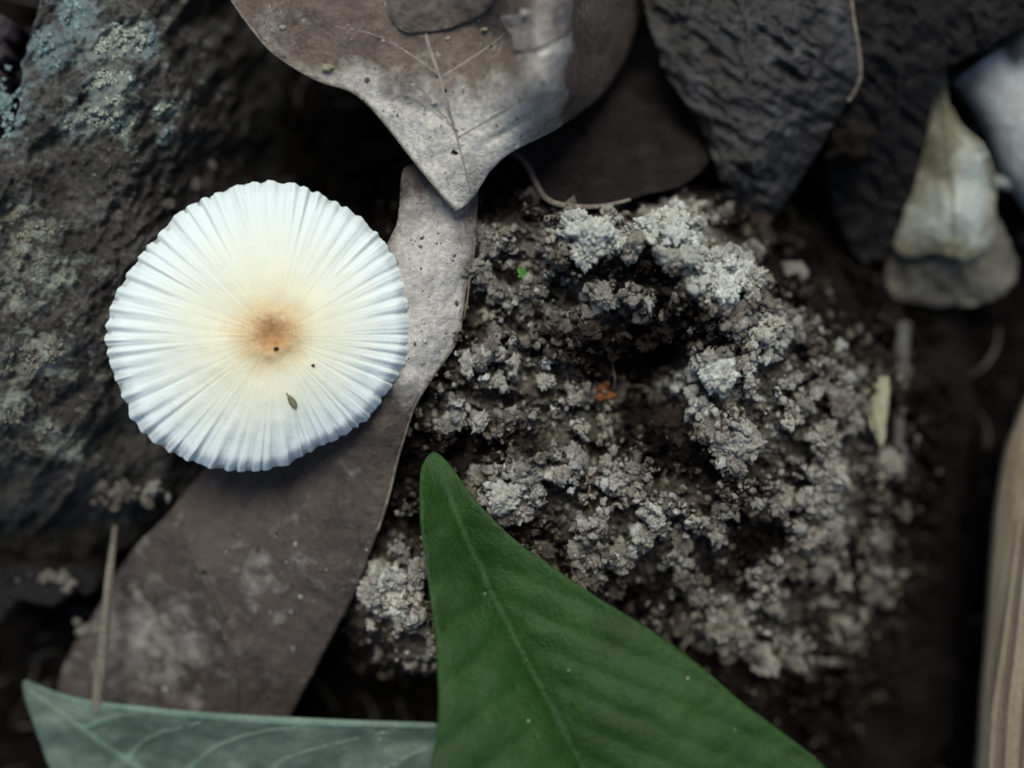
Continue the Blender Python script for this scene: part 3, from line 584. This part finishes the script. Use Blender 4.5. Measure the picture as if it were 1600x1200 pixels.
# ================================================================== BLUE-GREEN LEAF
pl = tps([(35,1068,-10),(150,1098,10),(300,1115,30),(450,1124,40),(600,1130,46),(700,1132,50),(80,1200,0),(200,1180,-14),(300,1160,14),(400,1200,0),(550,1180,30),(700,1200,50),(470,1160,44),(900,1200,60),(150,1400,-80),(600,1500,-60),(1000,1400,0),(1100,1250,-60),(900,1600,-200)], .004)
def palg_z(x, y): return pl(x, y)-30+22*fbm(x/75, y/60, 111, 3)+12*np.exp(-((y-1125)/26)**2)
PL = empty('pale_green_leaf', W(850, 1560, -200))
sheet('blade', [(36,1064),(60,1072),(100,1088),(150,1099),(220,1108),(300,1115),(380,1121),(450,1125),(530,1128),(600,1130),(675,1131),(760,1136),(880,1150),(1000,1200),(1080,1300),(1040,1480),(900,1600),(650,1580),(400,1500),(200,1380),(110,1270),(78,1200),(55,1140),(40,1095)], palg_z, M_paleg, PL, step=7, thick=4, jag=.8, seed=35)
vein('midrib', [(45,1078),(110,1125),(200,1188),(330,1270),(550,1390),(850,1550)], [4, 8, 10, 10], palg_z, M_palegvein, PL, -1.2, flat=.4)
vein('rim', [(40,1066),(100,1089),(150,1100),(220,1109),(300,1117),(380,1123),(450,1127),(530,1130),(600,1132),(680,1134)], [3, 6, 7, 5], palg_z, M_palegvein, PL, -1, flat=.4)
for a in ([(130,1138),(180,1118),(250,1112)], [(200,1188),(235,1150),(340,1122)], [(270,1232),(330,1170),(420,1140),(560,1132)], [(370,1290),(420,1210),(470,1175),(620,1140)], [(480,1350),(560,1240),(640,1180),(740,1150)]):
    vein('side_vein', a, [7, 5, 3], palg_z, M_palegvein, PL, -1.2, flat=.35)
tag(PL, 'pale blue-green leaf lying across the lower end of the long brown leaf', 'leaf')

# ================================================================== TWIG AND BITS, LOWER LEFT
tw = catmull([(180,822,-80),(177,850,-34),(172,890,-20),(167,945,-14),(161,1010,-16),(155,1070,-20),(152,1110,-28),(148,1150,-44)], 5, False)
tw[:, 2] = np.maximum(tw[:, 2], leaf2_z(tw[:, 0], tw[:, 1])+4)
T = empty('dry_twig', W(152, 1110, -60)); tube('stalk', tw, [3.2, 5, 6.5, 8, 9, 9.5, 9], M_twig, T, 12)
tube('node', [tuple(tw[18]-[0, 4, 0]), tuple(tw[18]), tuple(tw[18]+[0, 4, 0])], [7, 9.6, 7.5], M_twig, T, 12)
tag(T, 'thin straight tan twig lying on the brown leaf behind the blue-green one', 'twig')
for (cx, cy, rx, ry, n, zz, d, lab, sd_) in [(88,905,44,16,26,-70,.46,'pale crumb cluster near the twig, out on the dark litter',1),(175,775,60,20,26,-30,.40,'pale crumb cluster along the foot of the bark slab',2),(236,768,16,12,12,-30,.55,'yellowish crumb at the foot of the bark slab',3),(135,985,18,14,12,-50,.5,'small yellowish crumb touching the twig',4),(215,925,34,24,16,-24,.34,'greyish crumb on the brown leaf on the mushroom side of the twig',5)]:
    R = np.random.default_rng(sd_); x = cx+R.normal(0, .5, n)*rx; y = cy+R.normal(0, .5, n)*ry; r = np.clip(R.lognormal(1.4, .55, n), 2, 11)
    s = np.maximum(ground_z(x, y), zz+5*fbm(x/20, y/20, 5, 2))
    if cx in (135, 215): s = leaf2_z(x, y)
    if cx in (185, 232): s = bark_z(x, y)
    co, f = scatter_mesh(x, y, s+r*.4, r, V3, F3, 8, seed=sd_+7)
    if cx == 88:
        def deb_z(x_, y_): return -74+6*fbm(np.asarray(x_)/20, np.asarray(y_)/20, 5, 2)
        dz = sheet('leaf_scrap', [(-60,870),(0,890),(40,880),(70,892),(110,884),(146,900),(138,930),(110,925),(80,950),(30,940),(-20,980),(-80,940)], deb_z, M_leafblack, step=6, thick=200, jag=6); tag(dz, 'dark scrap of rotten leaf carrying a pale crumb cluster', 'leaf')
    o = mesh_obj('soil_crumb_cluster', co, f, M_soil, attrs={'dry': np.full(len(co), d)}); tag(o, lab, 'crumb')

# ================================================================== TOP RIGHT: DARK WRINKLED LEAF, BLACK LEAF, SMALL SHADED LEAF
la = tps([(1010,0,-10),(1040,120,-10),(1110,230,-20),(1140,310,-50),(1185,360,-80),(1150,50,40),(1200,150,40),(1250,50,50),(1330,0,40),(1345,110,15),(1300,200,-20),(1230,300,-50),(1180,250,10),(1150,-150,20),(1350,-150,20),(1200,-350,-80)], .004)
def leafA_z(x, y):
    u = x*.8+y*.6; v = -x*.6+y*.8
    w1 = 1-np.abs(fbm(u/75, v/26, 121, 4, .6))*2.4; w2 = 1-np.abs(fbm(u/26, v/60, 125, 3, .6))*2.2
    return la(x, y)-25+(20*w1*(.45+.55*sstep(-.2, .3, fbm(x/70, y/70, 128, 2)))+4*w2+3*fbm(x/14, y/14, 127, 3))*(.35+.65*sstep(1340, 1270, x))-12
LA = empty('wrinkled_dead_leaf', W(1200, -300, -80))
sheet('blade', [(995,-120),(1003,-20),(1018,50),(1040,115),(1085,180),(1113,245),(1135,300),(1160,340),(1187,364),(1205,345),(1245,290),(1288,220),(1325,158),(1345,115),(1340,50),(1330,-5),(1340,-150),(1280,-330),(1180,-380),(1060,-280)], leafA_z, M_leafdark, LA, step=4.5, thick=4, jag=2, seed=41)
vein('rim', [(1330,-5),(1334,30),(1341,70),(1345,112),(1338,138),(1325,158)], [2.6], leafA_z, M_rim, LA, 0)
vein('midrib', [(1187,360),(1180,280),(1175,180),(1170,60),(1170,-120),(1180,-370)], [2, 4, 5], leafA_z, M_leafdark, LA, -1)
for a in ([(1178,230),(1140,190),(1095,170)], [(1174,150),(1120,110),(1050,90)], [(1170,50),(1110,10),(1020,0)], [(1178,230),(1220,190),(1290,170)], [(1174,150),(1230,100),(1325,90)], [(1170,50),(1230,0),(1320,-20)]):
    vein('side_vein', a, [3, 2.2, 1.2], leafA_z, M_leafdark, LA, -.3)
tag(LA, 'dark wet wrinkled dead leaf with its tip hanging toward the soil heap', 'leaf')
lb = tps([(1250,0,-10),(1400,0,0),(1600,-50,-20),(1600,45,-30),(1500,95,-40),(1470,112,-50),(1436,265,-120),(1400,100,-20),(1350,200,-70),(1390,390,-190),(1320,300,-150),(1400,-300,-60),(1750,0,-90)], .004)
def leafB_z(x, y): return lb(x, y)+8*fbm(x/60, y/60, 131, 4)+3*fbm(x/14, y/14, 133, 3)+12*(1-np.abs(fbm((x+y)/70, (y-x)/28, 135, 4, .6))*2.2)-10
LB = empty('blackened_dead_leaf', W(1450, -200, -80))
sheet('blade', [(1270,-200),(1280,0),(1290,120),(1285,220),(1300,320),(1340,400),(1378,410),(1395,385),(1416,330),(1436,265),(1452,190),(1463,135),(1470,112),(1490,100),(1540,73),(1600,42),(1680,10),(1780,-60),(1700,-260),(1450,-340)], leafB_z, M_leafblack, LB, step=6, thick=4, jag=1.5, seed=45)
vein('midrib', [(1360,400),(1390,250),(1410,80),(1430,-120),(1450,-330)], [2, 4, 5], leafB_z, M_leafblack, LB, 0)
tag(LB, 'almost black dead leaf overlapping the bleached leaf with a pointed top', 'leaf')
def leafG_z(x, y): return 20+1.2*(y-290)-.4*np.maximum(0, x-990)+20*fbm(x/30, y/55, 145, 4, .6)+26*np.exp(-(((x-835)*.86-(y-285)*.5)/14)**2)*0+5*fbm(x/40, y/40, 141, 3)+20*sstep(60, 0, np.hypot((x-930)/1.7, y-235)*-1+90)
LG = empty('shaded_dead_leaf', W(930, 240, -60))
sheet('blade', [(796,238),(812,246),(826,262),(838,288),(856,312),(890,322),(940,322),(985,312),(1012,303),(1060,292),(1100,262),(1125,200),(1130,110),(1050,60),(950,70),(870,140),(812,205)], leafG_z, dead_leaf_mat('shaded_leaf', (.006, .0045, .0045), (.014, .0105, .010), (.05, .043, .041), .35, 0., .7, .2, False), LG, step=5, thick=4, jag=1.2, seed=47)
vein('rim', [(800,240),(812,246),(826,262),(838,288),(856,312),(890,322),(940,322),(985,312)], [2, 4, 4.5, 4, 2.5], leafG_z, M_rim, LG, 1)
tag(LG, 'small dark dead leaf with a pale curled rim behind the soil heap', 'leaf')

# ================================================================== RIGHT: BLEACHED LEAVES, CURL, STALK
lc = tps([(1468,102,-130),(1490,180,-122),(1452,190,-150),(1500,250,-90),(1440,270,-150),(1545,290,-130),(1500,330,-85),(1420,340,-150),(1480,400,-120),(1550,370,-140),(1588,420,-170),(1530,470,-180),(1400,450,-190),(1450,470,-190)], .004)
def leafC_z(x, y): return lc(x, y)+8*fbm(x/40, y/40, 151, 3)+9*lumps(x/50, y/50, 152)-4
LC = empty('bleached_dead_leaf', W(1490, 440, -290))
sheet('blade', [(1466,96),(1474,100),(1478,130),(1485,170),(1502,200),(1530,226),(1547,262),(1554,300),(1556,345),(1545,385),(1510,408),(1470,396),(1425,402),(1398,385),(1414,333),(1434,268),(1450,192),(1460,135)], leafC_z, M_leafpale, LC, {'pale': lambda x, y: .9*gauss(x, y, 1525, 300, 32, 75)+.45*gauss(x, y, 1460, 330, 60, 40)}, step=4.5, thick=5, jag=3, seed=51)
vein('rim', [(1485,168),(1502,200),(1530,226),(1546,262),(1552,300),(1547,338),(1528,368)], [2, 4, 6, 6, 4, 2], leafC_z, M_leafpale, LC, 0, flat=.8)
vein('midrib', [(1470,104),(1480,190),(1488,280),(1492,372)], [4, 3.5, 2], leafC_z, M_leafpale, LC, 0)
tube('petiole', [(1468,104,-128),(1471,85,-124),(1474,60,-150)], [5, 3.5, 2.5], M_leafpale, LC, 10)
tag(LC, 'bleached pear-shaped dead leaf with a pointed top and pale curled rim', 'leaf')
def leafC2_z(x, y): return leafC_z(x, y)-22+8*fbm(x/22, y/22, 155, 3)
LC2 = empty('brown_dead_leaf', W(1490, 440, -290))
sheet('blade', [(1402,350),(1450,325),(1520,330),(1556,338),(1574,372),(1590,412),(1582,446),(1548,470),(1490,480),(1430,474),(1392,464),(1384,430),(1393,390)], leafC2_z, dead_leaf_mat('grey_brown_leaf', (.06, .052, .04), (.125, .115, .092), (.32, .32, .28), .46, 0., .6, .3, False), LC2, step=5, thick=5, jag=4, seed=53)
vein('midrib', [(1480,340),(1500,400),(1520,465)], [3, 4, 2], leafC2_z, M_leafpale, LC2, 0)
tag(LC2, 'dull grey-brown dead leaf half covered by the bleached pear-shaped one', 'leaf')
def roll(name, p0, p1, r0, r1, a0, a1, m, parent, thick=4, n=24, k=26, seed=1):
    p0 = np.array(p0, float); p1 = np.array(p1, float); A = W(*p0); B = W(*p1); d = B-A; d = d/np.linalg.norm(d); s = np.cross(d, [0, 0, 1.]); s /= np.linalg.norm(s); u = np.cross(s, d)
    co = []; 
    for lay in (0, 1):
        for i in range(n):
            t = i/(n-1); c_ = A+(B-A)*t; r = (r0+(r1-r0)*t)*(1+.08*math.sin(t*7+seed))
            for j in range(k):
                a = math.radians(a0+(a1-a0)*j/(k-1)); q = r*(1-.12*j/(k-1))-lay*thick+2.5*float(fbm(np.array(t*6+seed), np.array(j*.25), seed, 3))
                co.append(c_+(s*math.cos(a)+u*math.sin(a))*q*U)
    f = []; o2 = n*k
    for i in range(n-1):
        for j in range(k-1):
            a = i*k+j; f.append((a, a+1, a+k+1, a+k)); f.append((o2+a+k, o2+a+k+1, o2+a+1, o2+a))
    for i in range(n-1):
        for j in (0, k-1): a = i*k+j; f.append((a, a+k, o2+a+k, o2+a))
    for j in range(k-1):
        for i in (0, n-1): a = i*k+j; f.append((a, a+1, o2+a+1, o2+a))
    return mesh_obj(name, np.array(co), f, m, parent)
LD = empty('curled_dead_leaf', W(1600, 220, -290))
roll('blade', (1538,98,-165), (1672,300,-150), 58, 78, -60, 265, M_leafgrey, LD, seed=3)
vein('midrib', [(1545,90),(1600,180),(1660,270)], [3], lambda x, y: -118+0*x, M_leafgrey, LD, 0)
tag(LD, 'grey rolled-up dead leaf beside the bleached pear-shaped one', 'leaf')
q = catmull([(1545,283,-175),(1575,286,-165),(1610,290,-160),(1680,300,-180)], 4, False)
T2 = empty('broken_twig', W(1600, 290, -200)); tube('stalk', q, [10, 12, 14, 14], M_leafgrey, T2, 12); tube('stub', [(1585,286,-160),(1588,272,-150),(1592,262,-150)], [6, 5, 4], M_leafgrey, T2, 8)
tag(T2, 'short pale twig end poking out below the rolled grey leaf', 'twig')
for i, (x, y, r, lab) in enumerate([(1586,68,20,'pale grey lump above the rolled grey leaf'), (1575,45,13,'small pale grey lump touching a larger one above the rolled leaf')]):
    pebble('soil_lump', x, y, -120, r, M_clod, lab, 'lump', 70+i, (.75, 1.2, 6.), dryv=.62)
sk = catmull([(1665,560,-130),(1655,640,-112),(1640,720,-98),(1632,800,-92),(1626,900,-88),(1620,1000,-86),(1612,1100,-84),(1606,1200,-84),(1590,1400,-90),(1570,1700,-120)], 6, False)
SK = empty('dry_stalk', W(1620, 1000, -180))
co, f = tube_data(sk, [30, 58, 72, 78, 80, 80, 80, 80, 78, 60], 64)
ang = np.tile(np.arange(64), len(sk)); ctr = np.repeat(W(sk[:, 0], sk[:, 1], sk[:, 2]), 64, 0)
co = ctr+(co-ctr)*(1+.010*np.sin(ang*1.7)+.02*fbm(ang*.45, np.zeros(len(ang))+3, 161, 3))[:, None]; mesh_obj('sheath', co, f, M_straw, SK)
for dx, lift, r in ((-34, 69, 3), (-6, 77, 3.5), (-58, 49, 3)):
    tube('rib', [(p[0]+dx*min(1, .35+.02*i), p[1], p[2]+lift*min(1, .4+.04*i)) for i, p in enumerate(sk[4:])], [2, r, r], M_straw, SK, 8)
tag(SK, 'thick straw-coloured dry stalk beside the dark litter', 'stalk')

# ================================================================== SMALL THINGS ON THE SOIL
def on(x, y): return float(mound_z(np.array([float(x)]), np.array([float(y)]))[0])
def surf(pts, lift): return [(x, y, on(x, y)+lift) for x, y in pts]
ch = empty('wood_chip', W(1375, 640, on(1375, 640)))
zc = max(on(1375, 600), on(1375, 690), on(1370, 645))+8
v = []
for yy, a, b_ in ((588, 1370, 1388), (610, 1362, 1390), (640, 1358, 1388), (665, 1358, 1384), (680, 1368, 1384), (698, 1374, 1379)):
    for xx, zz in ((a, 0), ((a+b_)/2, 5), (b_, 1), (b_, -14), (a, -14)): v.append(W(xx, yy, zc+zz))
f = []
for i in range(5):
    for j in range(5): j2 = (j+1) % 5; f.append((i*5+j, i*5+j2, i*5+5+j2, i*5+5+j))
f.append((4, 3, 2, 1, 0)); f.append((25, 26, 27, 28, 29))
mesh_obj('chip_body', np.array(v), f, M_chip, ch, smooth=False)
tube('splinter', [(1366,600,zc+4),(1365,640,zc+6),(1370,676,zc+5)], [2, 3, 1.5], M_chip, ch, 6)
tag(ch, 'pale yellow sliver of wood lying on the dim slope of the soil heap', 'wood chip')
q = catmull([(1412,505,0),(1408,560,0),(1404,640,0),(1406,700,0),(1403,752,0)], 6, False); q[:, 2] = [max(on(p[0], p[1]), -200)+14 for p in q]
q[:, 2] = np.linspace(q[:6, 2].max(), q[-6:, 2].max(), len(q)); tg = empty('grey_twig', W(1405, 640, q[10, 2]-14)); tube('stalk', q, [12, 13, 10, 9, 13, 11], M_gtwig, tg, 12); tube('stub', [tuple(q[8]), tuple(q[8]+[10, -6, 6]), tuple(q[8]+[16, -14, 9])], [6, 4, 3], M_gtwig, tg, 8)
tag(tg, 'dim greyish twig lying upright beside the yellow wood sliver', 'twig')
for i, (x, y, r, d, lab) in enumerate([(1283,528,15,.85,'white grit grain on the dim slope of the soil heap'),(1312,541,10,.75,'smaller white grit grain next to a larger white one'),(1243,428,19,.55,'pale crumb on dark humus between soil crust and black leaf'),(1372,850,22,.42,'flat pale crumb low on the dim slope of the soil heap'),(1322,232,30,.20,'dim grey lump in the dark gap beside the wrinkled leaf')]):
    z = max(on(x, y), float(ground_z(np.array(x*1.), np.array(y*1.)))) if i < 4 else -95
    pebble('soil_lump', x, y, z+r*.35, r, M_clod, lab, 'lump', 80+i, (1, 1.1, .8) if i < 4 else (1, 1.3, 2.2), dryv=d)
oc_ = empty('orange_wood_bit', W(945, 612, on(945, 612)))
for x, y, r, s in ((945,606,10,1),(952,618,8,2),(938,622,7,3),(964,618,7,4),(949,596,6,5)):
    v = lumpy(V3, 200+s, .35, .2)*r*U+W(x, y, on(x, y)+r*.6+5); mesh_obj('crumb', v, F3, M_orange, oc_)
tag(oc_, 'orange-brown rotten wood crumb in the hollow of the soil heap', 'wood bit')
for pts, r, lift, lab in (([(958,560),(957,575),(961,592),(958,610)], 1.8, 16, 'fine tan rootlet standing over the orange wood crumb'),
                     ([(962,602),(985,603),(1008,604),(1016,612),(1020,624)], 1.5, 14, 'fine rootlet crossing the dark hollow of the soil heap'),
                     ([(912,695),(919,715),(914,735),(921,760),(919,780),(925,802)], 2.4, 9, 'pale wavy rootlet lying on the middle of the soil heap'),
                     ([(746,305),(744,345),(741,385),(735,425),(730,470),(724,500)], 1.5, 4, 'thin straight rootlet along the edge of the long brown leaf'),
                     ([(770,352),(778,368),(790,362),(798,358)], 2.2, 8, 'short tan root end near the bleached leaf tip')):
    q = catmull(pts, 6, False); zz = np.array([on(*p) for p in q])
    if pts[0][0] == 746: zz = np.maximum(zz, leaf2_z(q[:, 0], q[:, 1])*.0+95)
    zz = np.convolve(np.pad(zz, 3, 'edge'), np.ones(7)/7, 'valid')+lift
    o = tube('rootlet', np.column_stack([q, zz]), [r*.6, r, r, r*.5], M_root, None, 8); tag(o, lab, 'root', 'rootlets on the soil heap')
ms = empty('moss_sprig', W(819, 430, on(819, 430)))
zt = max(on(819, 430), on(812, 422), on(826, 438))+8
tube('stem', [(819,432,zt-14),(819,431,zt-2),(820,430,zt+6)], [2, 1.8, 1.2], M_moss, ms, 6)
for i, (dx, dy, L_) in enumerate([(-9,-8,9),(-2,-11,8),(6,8,10),(9,1,8),(2,12,8),(-8,2,7),(8,-5,5)]):
    a = math.atan2(dy, dx); cx, cy = 819+dx*.55, 430+dy*.55; ca, sa = math.cos(a), math.sin(a)
    ol = [(cx+ca*u-sa*v_, cy+sa*u+ca*v_) for u, v_ in ((-L_*.8,0),(-L_*.3,L_*.42),(L_*.4,L_*.4),(L_*.9,0),(L_*.4,-L_*.4),(-L_*.3,-L_*.42))]
    sheet('leaflet', ol, lambda x, y: zt+6+.25*np.hypot(x-819, y-430)*(1 if i % 2 else -.3)+0*x, M_moss, ms, step=2.5, thick=1.2, jag=.4, n=4)
tag(ms, 'tiny bright green moss sprig on the brown soil', 'moss')
for i, (x, y, r, m_, lab) in enumerate([(513,106,7,M_chip,'pale yellow crumb on the rim of the large dead leaf'),(442,43,3.5,M_clod,'tiny white grit grain on the brown part of the large dead leaf'),(699,60,3.5,M_chip,'tiny yellow grit grain in the middle of the large dead leaf'),(820,20,5,M_clod,'grit grain on the peeling flake of the large dead leaf'),(757,46,4,M_chip,'tiny grit grain between round-edged leaf and peeling flake')]):
    pebble('grit_grain', x, y, float(leaf1_z(np.array([x*1.]), np.array([y*1.]))[0])+r*.4+(8 if x == 820 else 0), r, m_, lab, 'grit', 300+i, (1.3, .8, .7), 'grit grains on the large dead leaf', dryv=.8)


# ================================================================== LOOSE FIBRES AND SPECKS
R9 = np.random.default_rng(99); FV = []; FF = []
for i in range(420):
    x = R9.uniform(-200, 1800); y = R9.uniform(-150, 1400); a = R9.uniform(0, 6.28); L_ = R9.uniform(25, 110); bend = R9.normal(0, .5)
    t = np.linspace(0, 1, 7); q = np.column_stack([x+L_*t*np.cos(a+bend*t), y+L_*t*np.sin(a+bend*t)]); z = ground_z(q[:, 0], q[:, 1]).max()+6+8*np.sin(t*3)
    co, f = tube_data(np.column_stack([q, z]), [1.2, R9.uniform(1.5, 4), 1.], 6); k0 = len(FV); FV += co.tolist(); FF += [tuple(v+k0 for v in p) for p in f]
o = mesh_obj('litter_fibres', np.array(FV), FF, M_gtwig, base=W(800, 600, -300)); tag(o, 'dim fibres and rootlets strewn over the forest floor', 'litter', None, 'stuff')
px = []; 
for zf, bx, n_, lift in ((leaf1_z, (400, 860, 20, 300), 110, .5), (leaf2_z, (600, 715, 300, 620), 60, .5), (leaf2_z, (200, 580, 830, 1090), 90, .5)):
    x = R9.uniform(bx[0], bx[1], n_); y = R9.uniform(bx[2], bx[3], n_)
    if zf is leaf1_z: k = (y < 140+(x-545)*.95) & (x > 420+y*.9) & (y < 300-(x-740)*.85); x = x[k]; y = y[k]
    if zf is green_z: k = x < 690+(y-740)*.75; x = x[k]; y = y[k]
    if bx[0] == 600: k = (x > 645); x = x[k]; y = y[k]
    if bx[0] == 200: k = x < 640-(y-830)*.62; x = x[k]; y = y[k]
    px.append(np.column_stack([x, y, zf(x, y)+lift]))
px = np.vstack(px); rs = np.clip(R9.lognormal(.35, .5, len(px)), .8, 4.5)
co, f = scatter_mesh(px[:, 0], px[:, 1], px[:, 2], rs, V2, F2, 16, (.5, .9), seed=9)
o = mesh_obj('soil_specks', co, f, M_soil, smooth=False, attrs={'dry': np.repeat(np.clip(R9.normal(.5, .3, len(px)), 0, 1), len(V2))}); tag(o, 'tiny soil specks dusted over the leaves', 'soil', None, 'stuff')
